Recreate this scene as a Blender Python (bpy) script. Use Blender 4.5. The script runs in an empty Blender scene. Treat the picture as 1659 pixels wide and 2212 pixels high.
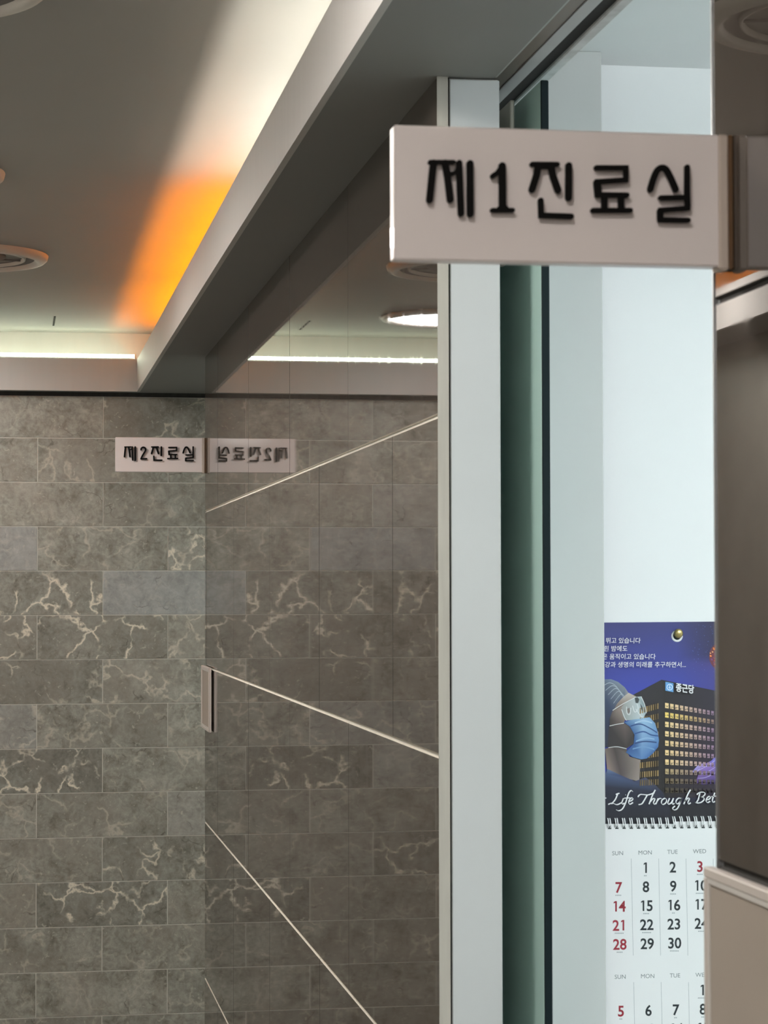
import bpy, math, random
from mathutils import Matrix, Vector
random.seed(7)

# ------------------------------------------------------------------ camera
H = 1.72                                   # eye height; all heights below are relative to the eye and lifted by H
scene = bpy.context.scene
COL = scene.collection
YAW, PITCH, ROLL = math.radians(9.298), math.radians(1.987), math.radians(-0.111)
def cam_axes(yaw, pitch, roll):
    f = Vector((math.sin(yaw)*math.cos(pitch), math.cos(yaw)*math.cos(pitch), math.sin(pitch)))
    r = Vector((math.cos(yaw), -math.sin(yaw), 0)); u = r.cross(f)
    return r*math.cos(roll)+u*math.sin(roll), u*math.cos(roll)-r*math.sin(roll), f
_r, _u, _f = cam_axes(YAW, PITCH, ROLL)
cd = bpy.data.cameras.new('camera'); cam = bpy.data.objects.new('camera', cd); COL.objects.link(cam)
cam.matrix_world = Matrix(((_r.x,_u.x,-_f.x,0),(_r.y,_u.y,-_f.y,0),(_r.z,_u.z,-_f.z,H),(0,0,0,1)))
cd.sensor_fit = 'VERTICAL'; cd.sensor_height = 36.0; cd.lens = 4920/2212*36.0
cd.clip_start = 0.02; cd.clip_end = 60
cd.dof.use_dof = True; cd.dof.focus_distance = 5.6; cd.dof.aperture_fstop = 22
scene.camera = cam

# ------------------------------------------------------------------ light levels
w = bpy.data.worlds.new('world'); scene.world = w; w.use_nodes = True
w.node_tree.nodes['Background'].inputs[0].default_value = (0.5, 0.5, 0.5, 1)
w.node_tree.nodes['Background'].inputs[1].default_value = 0.0
vs = scene.view_settings
cy = scene.cycles
cy.use_light_tree = False; cy.max_bounces = 8; cy.diffuse_bounces = 3; cy.glossy_bounces = 4; cy.transmission_bounces = 4; cy.caustics_reflective = False; cy.caustics_refractive = False
vs.view_transform = 'Standard'; vs.look = 'None'; vs.exposure = 0.0; vs.gamma = 1.0; vs.use_curve_mapping = False
L_WHITE_TUBE = 29.0      # cove tubes
L_FAR_TUBE = 24.0
L_ORANGE_TUBE = 52.0
L_LAMP = 60.0            # round corridor lamps
L_OFFICE = 26.5          # office ceiling panels
L_SIDE = 8.0

# ------------------------------------------------------------------ materials
def srgb(r, g, b):
    f = lambda c: (c/255/12.92) if c/255 <= 0.04045 else ((c/255+0.055)/1.055)**2.4
    return (f(r), f(g), f(b), 1)
MATS = {}
def mat(name, color, rough=0.5, metal=0.0, spec=0.5, noise=0.0, nscale=8.0, bump=0.0, bscale=60.0, coat=0.0, stretch=None):
    m = bpy.data.materials.new(name); m.use_nodes = True
    nt = m.node_tree; b = nt.nodes['Principled BSDF']
    c = color if len(color) == 4 else (*color, 1)
    b.inputs['Base Color'].default_value = c; b.inputs['Roughness'].default_value = rough
    b.inputs['Metallic'].default_value = metal; b.inputs['Specular IOR Level'].default_value = spec
    b.inputs['Coat Weight'].default_value = coat
    tc = nt.nodes.new('ShaderNodeTexCoord'); src = tc.outputs['Object']
    if stretch:
        mp = nt.nodes.new('ShaderNodeMapping'); mp.inputs['Scale'].default_value = stretch
        nt.links.new(src, mp.inputs[0]); src = mp.outputs[0]
    if noise > 0:
        n = nt.nodes.new('ShaderNodeTexNoise'); n.inputs['Scale'].default_value = nscale; n.inputs['Detail'].default_value = 5
        nt.links.new(src, n.inputs['Vector'])
        r = nt.nodes.new('ShaderNodeMapRange'); r.inputs[3].default_value = 1-noise; r.inputs[4].default_value = 1+noise
        nt.links.new(n.outputs[0], r.inputs[0])
        mx = nt.nodes.new('ShaderNodeVectorMath'); mx.operation = 'SCALE'; mx.inputs[0].default_value = c[:3]
        nt.links.new(r.outputs[0], mx.inputs['Scale']); nt.links.new(mx.outputs[0], b.inputs['Base Color'])
    if bump > 0:
        n2 = nt.nodes.new('ShaderNodeTexNoise'); n2.inputs['Scale'].default_value = bscale; n2.inputs['Detail'].default_value = 3
        nt.links.new(src, n2.inputs['Vector'])
        bp = nt.nodes.new('ShaderNodeBump'); bp.inputs['Strength'].default_value = bump; bp.inputs['Distance'].default_value = 0.002
        nt.links.new(n2.outputs[0], bp.inputs['Height']); nt.links.new(bp.outputs[0], b.inputs['Normal'])
    MATS[name] = m
    return m
def emit(name, color, strength):
    m = bpy.data.materials.new(name); m.use_nodes = True
    nt = m.node_tree; nt.nodes.clear()
    e = nt.nodes.new('ShaderNodeEmission'); e.inputs[0].default_value = (*color[:3], 1); e.inputs[1].default_value = strength
    o = nt.nodes.new('ShaderNodeOutputMaterial'); nt.links.new(e.outputs[0], o.inputs[0])
    MATS[name] = m
    return m
def vcol_mat(name, rough=0.45):
    m = bpy.data.materials.new(name); m.use_nodes = True
    nt = m.node_tree; b = nt.nodes['Principled BSDF']; b.inputs['Roughness'].default_value = rough
    a = nt.nodes.new('ShaderNodeVertexColor'); a.layer_name = 'ink'
    nt.links.new(a.outputs[0], b.inputs['Base Color']); MATS[name] = m
    return m

mat('ceiling_paint', (0.345, 0.338, 0.315), 0.55, noise=0.05, nscale=3, bump=0.05, bscale=25, spec=0.4)
mat('lip_paint', (0.50, 0.48, 0.46), 0.6, noise=0.05, nscale=6, stretch=(6, 6, .6))
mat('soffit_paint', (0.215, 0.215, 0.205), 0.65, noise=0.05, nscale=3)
mat('white_paint', (0.84, 0.86, 0.865), 0.6, noise=0.03, nscale=4, bump=0.05, bscale=90)
mat('jamb_paint', (0.395, 0.41, 0.405), 0.65, noise=0.05, nscale=5, bump=0.06, bscale=60)
mat('partition_paint', (0.53, 0.54, 0.53), 0.65, noise=0.03, nscale=4, bump=0.05, bscale=80)
mat('tile_edge', (0.33, 0.31, 0.27), 0.8, noise=0.18, nscale=14, stretch=(6, 6, .5))
mat('dark_gap', (0.012, 0.011, 0.010), 0.9)  # joints, plus painted shade in the track slot and door pocket
mat('sealant', (0.045, 0.042, 0.038), 0.9, noise=0.5, nscale=40)
mat('grout_light', (0.70, 0.68, 0.62), 0.9, noise=0.1, nscale=30)
mat('panel_body', (0.66, 0.61, 0.53), 0.85, noise=0.18, nscale=30)
mat('floor_tile', (0.38, 0.365, 0.335), 0.35, noise=0.15, nscale=6)
mat('aluminium', (0.55, 0.56, 0.57), 0.35, metal=0.9, noise=0.08, nscale=20)
mat('track_brown', (0.16, 0.125, 0.10), 0.45, noise=0.1, nscale=10)
mat('track_grey', (0.42, 0.43, 0.43), 0.5, noise=0.12, nscale=14)
mat('caulk', (0.60, 0.61, 0.61), 0.8, noise=0.35, nscale=28)
mat('sign_acrylic', (0.84, 0.76, 0.746), 0.28, noise=0.05, nscale=7, coat=0.2)
mat('sign_base', (0.56, 0.47, 0.41), 0.4, noise=0.1, nscale=20, stretch=(6, 6, .5))
mat('letter_black', (0.004, 0.0035, 0.0035), 0.7, spec=0.12)
mat('glue_brown', (0.10, 0.045, 0.012), 0.4, noise=0.3, nscale=60)
mat('frame_plastic', (0.62, 0.56, 0.52), 0.4, noise=0.04, nscale=10)
mat('frame_edge', (0.62, 0.59, 0.56), 0.4)
mat('board_face', (0.40, 0.345, 0.295), 0.45, noise=0.05, nscale=10)
mat('vent_plastic', (0.62, 0.58, 0.53), 0.35, noise=0.05, nscale=10)
mat('vent_inside', (0.20, 0.18, 0.17), 0.6, noise=0.1, nscale=20)
mat('glass_edge', (0.006, 0.012, 0.014), 0.6, spec=0.1, noise=0.2, nscale=6)
mat('hanger_metal', (0.50, 0.49, 0.44), 0.4, metal=0.3)
mat('paper', (0.86, 0.875, 0.88), 0.5, noise=0.015, nscale=8)
mat('ink_black', (0.010, 0.018, 0.022), 0.5)
mat('ink_red', srgb(150, 30, 48), 0.5)
mat('ink_grey', srgb(120, 130, 132), 0.5)
mat('ink_pale', srgb(165, 172, 176), 0.5)
mat('ink_white', (0.85, 0.86, 0.88), 0.5)
mat('wire_white', (0.80, 0.81, 0.82), 0.35)
mat('hole_dark', (0.02, 0.03, 0.03), 0.8)
mat('brass', (0.42, 0.34, 0.14), 0.3, metal=0.8, noise=0.2, nscale=60)
vcol_mat('print_ink')
emit('tube_white', (1.0, 0.975, 0.86), L_WHITE_TUBE)
emit('tube_far', (0.90, 1.0, 0.76), L_FAR_TUBE)
emit('tube_orange', (1.0, 0.265, 0.002), L_ORANGE_TUBE)
emit('lamp_glow', (1.0, 0.95, 0.89), L_LAMP)
emit('lamp_glow_soft', (1.0, 0.97, 0.93), L_LAMP*0.33)
emit('office_glow', (0.90, 0.98, 1.0), L_OFFICE)
emit('side_glow', (0.88, 1.0, 0.95), L_SIDE)

# frosted green glass of the sliding door: part diffuse, part translucent under a glossy skin
def frosted():
    m = mat('frosted_glass', (0.50, 0.70, 0.655), 0.35, noise=0.02, nscale=4); nt = m.node_tree
    b = nt.nodes['Principled BSDF']; t = nt.nodes.new('ShaderNodeBsdfTranslucent'); t.inputs[0].default_value = (0.55, 0.68, 0.64, 1)
    x = nt.nodes.new('ShaderNodeMixShader'); x.inputs[0].default_value = 0.14
    nt.links.new(b.outputs[0], x.inputs[1]); nt.links.new(t.outputs[0], x.inputs[2]); nt.links.new(x.outputs[0], nt.nodes['Material Output'].inputs[0])
frosted()

# polished wall panels: dark body colour under a mirror-smooth glaze
def polished():
    m = bpy.data.materials.new('polished_panel'); m.use_nodes = True
    nt = m.node_tree; b = nt.nodes['Principled BSDF']; N = nt.nodes.new; K = nt.links.new
    tc = N('ShaderNodeTexCoord')
    mp = N('ShaderNodeMapping'); mp.inputs['Scale'].default_value = (7, 7, 0.5); K(tc.outputs['Object'], mp.inputs[0])
    n = N('ShaderNodeTexNoise'); n.inputs['Scale'].default_value = 3; n.inputs['Detail'].default_value = 6; K(mp.outputs[0], n.inputs['Vector'])
    cr = N('ShaderNodeValToRGB'); cr.color_ramp.elements[0].position = .35; cr.color_ramp.elements[1].position = .8
    cr.color_ramp.elements[0].color = (0.068, 0.056, 0.047, 1); cr.color_ramp.elements[1].color = (0.092, 0.078, 0.068, 1)
    K(n.outputs[0], cr.inputs[0]); K(cr.outputs[0], b.inputs['Base Color'])
    rr = N('ShaderNodeMapRange'); rr.inputs[1].default_value = .45; rr.inputs[2].default_value = .8
    rr.inputs[3].default_value = 0.012; rr.inputs[4].default_value = 0.06
    K(n.outputs[0], rr.inputs[0]); K(rr.outputs[0], b.inputs['Roughness'])
    b.inputs['IOR'].default_value = 1.52
    MATS['polished_panel'] = m
polished()

# marbled grey-brown limestone; the object colour of each tile sets tone (r), veining (g) and coolness (b)
def marble():
    m = bpy.data.materials.new('limestone'); m.use_nodes = True
    nt = m.node_tree; b = nt.nodes['Principled BSDF']; N = nt.nodes.new; K = nt.links.new
    tc = N('ShaderNodeTexCoord'); oi = N('ShaderNodeObjectInfo')
    sc = N('ShaderNodeSeparateColor'); K(oi.outputs['Color'], sc.inputs[0])
    rnd = N('ShaderNodeMath'); rnd.operation = 'MULTIPLY'; rnd.inputs[1].default_value = 61.0; K(oi.outputs['Random'], rnd.inputs[0])
    off = N('ShaderNodeVectorMath'); off.operation = 'ADD'; K(tc.outputs['Object'], off.inputs[0]); K(rnd.outputs[0], off.inputs[1])
    def noise(scale, detail, dist=0.0, rough=.55, src=off.outputs[0]):
        n = N('ShaderNodeTexNoise'); n.inputs['Scale'].default_value = scale; n.inputs['Detail'].default_value = detail
        n.inputs['Distortion'].default_value = dist; n.inputs['Roughness'].default_value = rough; K(src, n.inputs['Vector']); return n.outputs[0]
    def math_(op, a, b_=None, clamp=False):
        q = N('ShaderNodeMath'); q.operation = op; q.use_clamp = clamp
        for i, v in enumerate((a, b_)):
            if v is None: continue
            if isinstance(v, (int, float)): q.inputs[i].default_value = v
            else: K(v, q.inputs[i])
        return q.outputs[0]
    def rng(v, a, b_, c, d):
        q = N('ShaderNodeMapRange'); K(v, q.inputs[0])
        for i, x in zip((1, 2, 3, 4), (a, b_, c, d)): q.inputs[i].default_value = x
        return q.outputs[0]
    def mix(fac, a, b_):
        q = N('ShaderNodeMix'); q.data_type = 'RGBA'
        if isinstance(fac, (int, float)): q.inputs[0].default_value = fac
        else: K(fac, q.inputs[0])
        for i, v in ((6, a), (7, b_)):
            if isinstance(v, tuple): q.inputs[i].default_value = (*v[:3], 1)
            else: K(v, q.inputs[i])
        return q.outputs[2]
    cloud = noise(9, 7, .6); fine = noise(55, 5, .8, .65); big = noise(3.2, 3, .3)
    mid = noise(24, 6, 1.2, .6)
    mot = math_('ADD', math_('MULTIPLY', cloud, .36), math_('ADD', math_('MULTIPLY', mid, .36), math_('MULTIPLY', fine, .28)))
    mot = rng(mot, .385, .625, 0, 1)
    base = mix(mot, (0.142, 0.132, 0.108), (0.352, 0.348, 0.306))
    base = mix(rng(big, .42, .62, 0, .55), base, (0.250, 0.230, 0.198))
    base = mix(math_('MULTIPLY', sc.outputs[2], .75), base, mix(mot, (0.25, 0.255, 0.25), (0.39, 0.40, 0.395)))
    tone = rng(sc.outputs[0], 0, 1, .60, 2.05)
    sc2 = N('ShaderNodeVectorMath'); sc2.operation = 'SCALE'; K(base, sc2.inputs[0]); K(tone, sc2.inputs['Scale'])
    # veins: wandering cell edges
    nv = N('ShaderNodeTexNoise'); nv.inputs['Scale'].default_value = 14; nv.inputs['Detail'].default_value = 4; K(off.outputs[0], nv.inputs['Vector'])
    sub = N('ShaderNodeVectorMath'); sub.operation = 'MULTIPLY_ADD'; K(nv.outputs[1], sub.inputs[0])
    sub.inputs[1].default_value = (.13, .13, .13); K(off.outputs[0], sub.inputs[2])
    vo = N('ShaderNodeTexVoronoi'); vo.feature = 'DISTANCE_TO_EDGE'; vo.inputs['Scale'].default_value = 7.5; K(sub.outputs[0], vo.inputs['Vector'])
    line = rng(vo.outputs[0], .0, .055, 1, 0)
    mask = rng(noise(9, 3), .46, .56, 0, 1)
    fac = math_('MULTIPLY', math_('MULTIPLY', line, mask), rng(sc.outputs[1], 0, 1, .06, 1.0), True)
    c1 = mix(math_('MULTIPLY', fac, .95), sc2.outputs[0], (0.92, 0.84, 0.70))
    # pale fossil flecks and dark cracks
    fl = rng(noise(46, 2, 1.5), .655, .72, 0, .8); c2 = mix(fl, c1, (0.52, 0.49, 0.42))
    vo2 = N('ShaderNodeTexVoronoi'); vo2.feature = 'DISTANCE_TO_EDGE'; vo2.inputs['Scale'].default_value = 4.3; K(sub.outputs[0], vo2.inputs['Vector'])
    ck = math_('MULTIPLY', rng(vo2.outputs[0], 0, .016, 1, 0), rng(noise(11, 2), .52, .66, 0, .6))
    c3 = mix(ck, c2, (0.07, 0.055, 0.04))
    K(c3, b.inputs['Base Color'])
    K(rng(fine, .3, .7, .34, .5), b.inputs['Roughness'])
    b.inputs['Specular IOR Level'].default_value = 0.35
    MATS['limestone'] = m
marble()

# ------------------------------------------------------------------ mesh helpers
def link(name, verts, faces, mats, parent=None, smooth=False, mi=None, loc=(0, 0, 0), rot=None):
    me = bpy.data.meshes.new(name); me.from_pydata([tuple(v) for v in verts], [], faces)
    for mm in (mats if isinstance(mats, (list, tuple)) else [mats]): me.materials.append(MATS[mm])
    if mi:
        for p, i in zip(me.polygons, mi): p.material_index = i
    if smooth:
        for p in me.polygons: p.use_smooth = True
    me.update()
    o = bpy.data.objects.new(name, me); COL.objects.link(o); o.location = loc
    if rot: o.rotation_euler = rot
    if parent: o.parent = parent
    return o
class MB:
    def __init__(s): s.v = []; s.f = []; s.m = []
    def add(s, v, f, mi=0):
        k = len(s.v); s.v += [tuple(p) for p in v]; s.f += [tuple(i+k for i in q) for q in f]; s.m += [mi]*len(f); return s
    def box(s, x0, x1, y0, y1, z0, z1, mi=0):
        v = [(x, y, z) for x in (x0, x1) for y in (y0, y1) for z in (z0, z1)]
        return s.add(v, [(0,1,3,2),(4,6,7,5),(0,4,5,1),(2,3,7,6),(0,2,6,4),(1,5,7,3)], mi)
    def bevel_box(s, x0, x1, y0, y1, z0, z1, c, mi=0):
        # chamfered box
        v = []; idx = {}
        for sx in (0, 1):
            for sy in (0, 1):
                for sz in (0, 1):
                    X, Y, Z = (x0, x1)[sx], (y0, y1)[sy], (z0, z1)[sz]
                    dx, dy, dz = (c, -c)[sx], (c, -c)[sy], (c, -c)[sz]
                    for a, p in (('x', (X, Y+dy, Z+dz)), ('y', (X+dx, Y, Z+dz)), ('z', (X+dx, Y+dy, Z))):
                        idx[(sx, sy, sz, a)] = len(v); v.append(p)
        g = lambda *k: idx[k]
        f = []
        for a in (0, 1):
            q = [g(a,0,0,'x'), g(a,1,0,'x'), g(a,1,1,'x'), g(a,0,1,'x')]; f.append(q if a else q[::-1])
            q = [g(0,a,0,'y'), g(0,a,1,'y'), g(1,a,1,'y'), g(1,a,0,'y')]; f.append(q if a else q[::-1])
            q = [g(0,0,a,'z'), g(1,0,a,'z'), g(1,1,a,'z'), g(0,1,a,'z')]; f.append(q if a else q[::-1])
        for a in (0, 1):
            for b in (0, 1):
                q = [g(a,b,0,'x'), g(a,b,1,'x'), g(a,b,1,'y'), g(a,b,0,'y')]; f.append(q if a == b else q[::-1])
                q = [g(a,0,b,'x'), g(a,0,b,'z'), g(a,1,b,'z'), g(a,1,b,'x')]; f.append(q if a == b else q[::-1])
                q = [g(0,a,b,'y'), g(1,a,b,'y'), g(1,a,b,'z'), g(0,a,b,'z')]; f.append(q if a == b else q[::-1])
        for sx in (0, 1):
            for sy in (0, 1):
                for sz in (0, 1):
                    q = [g(sx,sy,sz,'x'), g(sx,sy,sz,'y'), g(sx,sy,sz,'z')]
                    f.append(q if (sx+sy+sz) % 2 else q[::-1])
        return s.add(v, f, mi)
    def lathe(s, prof, n=48, mi=0, cx=0, cy=0):
        v = []; f = []
        for (r, z) in prof:
            for i in range(n):
                a = 2*math.pi*i/n; v.append((cx+r*math.cos(a), cy+r*math.sin(a), z))
        for k in range(len(prof)-1):
            for i in range(n):
                j = (i+1) % n; f.append((k*n+i, k*n+j, (k+1)*n+j, (k+1)*n+i))
        return s.add(v, f, mi)
    def tube_y(s, x, z, y0, y1, r, n=12, mi=0):
        v = [(x+r*math.cos(2*math.pi*i/n), y, z+r*math.sin(2*math.pi*i/n)) for y in (y0, y1) for i in range(n)]
        f = [(i, (i+1) % n, n+(i+1) % n, n+i) for i in range(n)] + [tuple(range(n))[::-1], tuple(range(n, 2*n))]
        return s.add(v, f, mi)
    def tube_x(s, y, z, x0, x1, r, n=12, mi=0):
        v = [(x, y+r*math.cos(2*math.pi*i/n), z+r*math.sin(2*math.pi*i/n)) for x in (x0, x1) for i in range(n)]
        f = [(i, (i+1) % n, n+(i+1) % n, n+i) for i in range(n)] + [tuple(range(n))[::-1], tuple(range(n, 2*n))]
        return s.add(v, f, mi)
    def build(s, name, mats, parent=None, smooth=False, loc=(0, 0, 0), rot=None):
        return link(name, s.v, s.f, mats, parent, smooth, s.m, loc, rot)
def empty(name, loc, rz=0):
    o = bpy.data.objects.new(name, None); COL.objects.link(o); o.location = loc; o.rotation_euler = (0, 0, rz)
    o.empty_display_size = 0.05
    return o
def tag(o, label=None, cat=None, group=None, kind=None):
    if label: o['label'] = label
    if cat: o['category'] = cat
    if group: o['group'] = group
    if kind: o['kind'] = kind
    return o
def struct(o, label, cat):
    return tag(o, label, cat, kind='structure')
def Bx(name, m, x0, x1, y0, y1, z0, z1, parent=None):
    return MB().box(x0, x1, y0, y1, z0+H, z1+H).build(name, m, parent)

# ------------------------------------------------------------------ main dimensions (metres, heights from eye level)
W = 0.62          # right wall face
XL = -0.95        # left wall face
Y_END = 8.761     # stone end wall face
Y_M0, Y_M1 = 3.293, 7.378   # polished wall between the two doors
Y_NEAR = 1.955    # near polished wall ends here
ZF = -H           # floor
ZS = 0.762        # soffit
ZC = 1.0          # tray ceiling
Z_LIP = 0.884
XT, XTL = 0.471, -0.80     # tray edges
Y_TF = 8.703      # far tray edge
Y_T0 = -0.6       # near tray edge (behind the camera)

# ------------------------------------------------------------------ shell
fl = Bx('floor', 'floor_tile', -5.1, 3.3, -8.1, 8.9, ZF-0.1, ZF); struct(fl, 'dark polished floor of the corridor and rooms', 'floor')

ce = Bx('ceiling', 'ceiling_paint', XL, W+0.1, Y_T0-0.1, 8.95, ZC, ZC+0.1)
struct(ce, 'raised tray ceiling with hidden cove lighting above the corridor', 'ceiling')
Bx('soffit', 'soffit_paint', XT+0.012, 0.707, Y_T0, Y_END-0.004, ZS, ZS+0.012, ce)
Bx('soffit', 'soffit_paint', XL, XTL-0.012, Y_T0, Y_END-0.004, ZS, ZS+0.012, ce)
Bx('soffit', 'soffit_paint', XTL-0.012, XT+0.012, Y_TF+0.012, Y_END-0.004, ZS, ZS+0.012, ce)
Bx('soffit', 'soffit_paint', 0.707, 2.7, Y_M1-0.002, Y_END-0.004, ZS, ZS+0.012, ce)
Bx('soffit', 'soffit_paint', -5.1, 0.707, -8.1, Y_T0, ZS, ZS+0.012, ce)
Bx('cove_lip', 'lip_paint', XT, XT+0.012, Y_T0, Y_TF+0.012, ZS, Z_LIP, ce)
Bx('cove_lip', 'lip_paint', XTL-0.012, XTL, Y_T0, Y_TF+0.012, ZS, Z_LIP, ce)
Bx('cove_lip', 'lip_paint', XTL, XT, Y_TF, Y_TF+0.012, ZS, Z_LIP+0.002, ce)
Bx('cove_lip', 'lip_paint', XTL, XT, Y_T0, Y_T0+0.012, ZS, ZC, ce)
Bx('cove_back', 'lip_paint', XL, W+0.1, 8.85, 8.95, ZS+0.014, ZC, ce)
Bx('cove_floor', 'lip_paint', XL, W+0.1, Y_TF+0.012, 8.85, ZS+0.0125, ZS+0.022, ce)
Bx('cove_back', 'lip_paint', W, W+0.05, Y_T0, 8.85, ZS+0.0225, ZC, ce)
Bx('cove_back', 'lip_paint', XL-0.05, XL, Y_T0, 8.85, ZS+0.0225, ZC, ce)
Bx('board_joint', 'dark_gap', 0.150, 0.157, 8.33, 8.62, ZC-0.0015, ZC+0.01, ce)

# ----- stone end wall with individual tiles
we = Bx('wall_end', 'grout_light', XL-0.05, 2.75, Y_END+0.0015, Y_END+0.12, ZF, 0.746)
struct(we, 'end wall clad with marbled grey-brown stone tiles', 'wall')
MB().box(XL, 2.7, Y_END+0.010, Y_END+0.11, 0.746+H, ZS+0.014+H).build('sealant_gap', 'sealant', we)
Lt, Ht, gap = 0.4955, 0.1688, 0.0032
def tile_mesh(x0, x1, z0, z1, th=0.014, c=0.0007):
    # local: x along wall, z up, face at y=0 looking to -y
    v = []
    for (i, y) in ((0, th), (0, c), (c, 0)):
        v += [(x0+i, y, z0+i), (x1-i, y, z0+i), (x1-i, y, z1-i), (x0+i, y, z1-i)]
    f = [(8, 9, 10, 11), (3, 2, 1, 0)]
    for k in (0, 4):
        for i in range(4):
            j = (i+1) % 4; f.append((k+i, k+j, k+4+j, k+4+i))
    return v, f
_tm = {}
def stone(x0, x1, z0, z1, tone, vein, cool):
    w_, h_ = round(x1-x0-gap, 4), round(z1-z0-gap, 4)
    if (w_, h_) not in _tm:
        v, f = tile_mesh(-w_/2, w_/2, -h_/2, h_/2)
        me = bpy.data.meshes.new('stone_tile'); me.from_pydata(v, [], f); me.materials.append(MATS['limestone']); _tm[(w_, h_)] = me
    o = bpy.data.objects.new('stone_tile', _tm[(w_, h_)]); COL.objects.link(o)
    o.location = ((x0+x1)/2, Y_END+random.uniform(-0.0006, 0.0), (z0+z1)/2+H); o.parent = we
    o.color = (tone, vein, cool, 1)
LOOK = {(0, 0): (.50, .1, 0), (0, 1): (.36, .5, 0), (1, 0): (.50, .3, 0), (1, 1): (.50, .3, 0), (2, 0): (.58, .1, 0), (2, 1): (.48, .2, 0),
        (3, -1): (.44, .1, .9), (3, 0): (.52, .3, 0), (4, -1): (.38, .9, 0), (4, 0): (.40, 1, 0), (4, 1): (.46, .1, 1),
        (5, -1): (.40, .9, 0), (5, 0): (.40, 1, 0), (5, 1): (.56, .5, 0), (6, 0): (.34, .5, 0), (6, 1): (.50, .5, 0),
        (7, -1): (.48, .4, .5), (7, 0): (.40, .3, 0), (7, 1): (.55, .2, 0), (8, 0): (.26, 1, 0), (8, 1): (.50, .3, 0),
        (9, -1): (.50, .3, 0), (9, 0): (.44, .3, 0), (9, 1): (.55, .1, .3), (10, 0): (.48, .2, 0), (10, 1): (.36, .7, 0),
        (11, -1): (.50, .2, 0), (11, 0): (.32, .9, 0), (11, 1): (.48, .1, 0), (12, 0): (.46, .3, 0), (12, 1): (.46, .2, 0)}
for j in range(15):
    z1 = 0.746 if j == 0 else 0.586-(j-1)*Ht
    z0 = 0.586-j*Ht
    x_base = 0.346 if j % 2 == 0 else 0.098
    for k in range(-3, 4):
        x0 = x_base+(k-1)*Lt if j % 2 == 0 else x_base+k*Lt
        x1 = x0+Lt
        if x1 < XL+0.03 or x0 > 1.75: continue
        x0c = max(x0, XL+0.001)
        t = LOOK.get((j, k), (random.uniform(.38, .58), random.choice((.1, .2, .4, .9)), random.choice((0, 0, 0, .4))))
        stone(x0c, x1, max(z0, ZF), z1, *t)

# ----- polished panel walls
PH, PL, pg = 0.5, 0.905, 0.0046
GRO = 0.258
def panel(parent, x, y0, y1, z0, z1, th=0.016, c=0.0015, edge='panel_body'):
    # face at X = x looking to -X
    v = []
    for (i, d) in ((0, th), (0, c), (c, 0)):
        v += [(x+d, y0+i, z0+i), (x+d, y0+i, z1-i), (x+d, y1-i, z1-i), (x+d, y1-i, z0+i)]
    f = [(8, 9, 10, 11)[::-1], (3, 2, 1, 0)[::-1]]; mi = [0, 1]
    for k in (0, 4):
        for i in range(4):
            j = (i+1) % 4; f.append((k+i, k+4+i, k+4+j, k+j)); mi.append(2 if i in (0, 2) else 1)
    cx, cy, cz = x, (y0+y1)/2, (z0+z1)/2
    return link('wall_panel', [(a-cx, b-cy, c_-cz) for a, b, c_ in v], f, ['polished_panel', edge, 'sealant'], parent, mi=mi, loc=(cx, cy, cz+H))
def panel_wall(parent, x, ya, yb, s_odd, s_even, edge='panel_body'):
    rows = [(GRO, ZS)]+[(GRO-(i+1)*PH, GRO-i*PH) for i in range(3)]+[(ZF, GRO-3*PH)]
    for r, (z0, z1) in enumerate(rows):
        s = s_odd if r % 2 == 0 else s_even
        cuts = [ya]
        y = s-20*PL
        while y < yb:
            if ya+0.03 < y < yb-0.03: cuts.append(y)
            y += PL
        cuts.append(yb)
        for a, b in zip(cuts, cuts[1:]):
            panel(parent, x+random.uniform(-0.0002, 0.0002), a+(0 if a == ya else .0007), b-(0 if b == yb else .0007), z0+pg/2, z1-(pg/2 if r else .0005), edge=edge)
wr = Bx('wall_right', 'grout_light', W+0.0035, 0.7145, Y_M0+0.012, Y_M1-0.002, ZF, ZS)
struct(wr, 'mirror-polished dark panel wall between the two doorways', 'wall')
panel_wall(wr, W, Y_M0, Y_M1, 4.2, 3.70)
wn = Bx('wall_near', 'sealant', W+0.0035, 0.7145, -8.1, Y_NEAR-0.004, ZF, ZS)
struct(wn, 'polished dark panel wall nearest the camera at the right', 'wall')
panel_wall(wn, W, -8.1, Y_NEAR, 1.25, 1.7, 'sealant')
MB().box(W-0.0012, W+0.004, Y_NEAR, Y_NEAR+0.0025, ZF+H, ZS+H).box(W+0.004, 0.715, Y_NEAR-0.004, Y_NEAR+0.0025, ZF+H, ZS+H).build('corner_trim', 'aluminium', wn)
Bx('edge_strip', 'tile_edge', W-0.0004, 0.6362, Y_M0-0.0016, Y_M0-0.0002, ZF, ZS, wr)
# plastered door jamb on the end of the polished wall
MB().bevel_box(0.6395, 0.7145, Y_M0+0.001, Y_M0+0.0118, ZF+H, ZS-0.003+H, 0.001).build('jamb', 'jamb_paint', wr)
MB().box(0.6362, 0.6395, Y_M0+0.006, Y_M0+0.0118, ZF+H, ZS+H).build('jamb_gap', 'dark_gap', wr)

mat('left_stone', (0.28, 0.27, 0.235), 0.4, noise=0.25, nscale=9)
wl = Bx('wall_left', 'left_stone', XL-0.1, XL, 0.3, Y_END+0.1, ZF, ZS); struct(wl, 'grey stone wall on the left side of the corridor, out of view', 'wall')
# hall behind the camera
for nm, b in (('wall_hall_left', (-5.2, -5.1, -8.1, 0.4, ZF, ZS+.1)), ('wall_hall_back', (-5.2, 0.72, -8.2, -8.1, ZF, ZS+.1)), ('wall_hall_front', (-5.1, XL-0.1, 0.3, 0.4, ZF, ZS+.1))):
    o = Bx(nm, 'lip_paint', *b); struct(o, 'plain painted wall of the waiting hall behind the viewer', 'wall')
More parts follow.
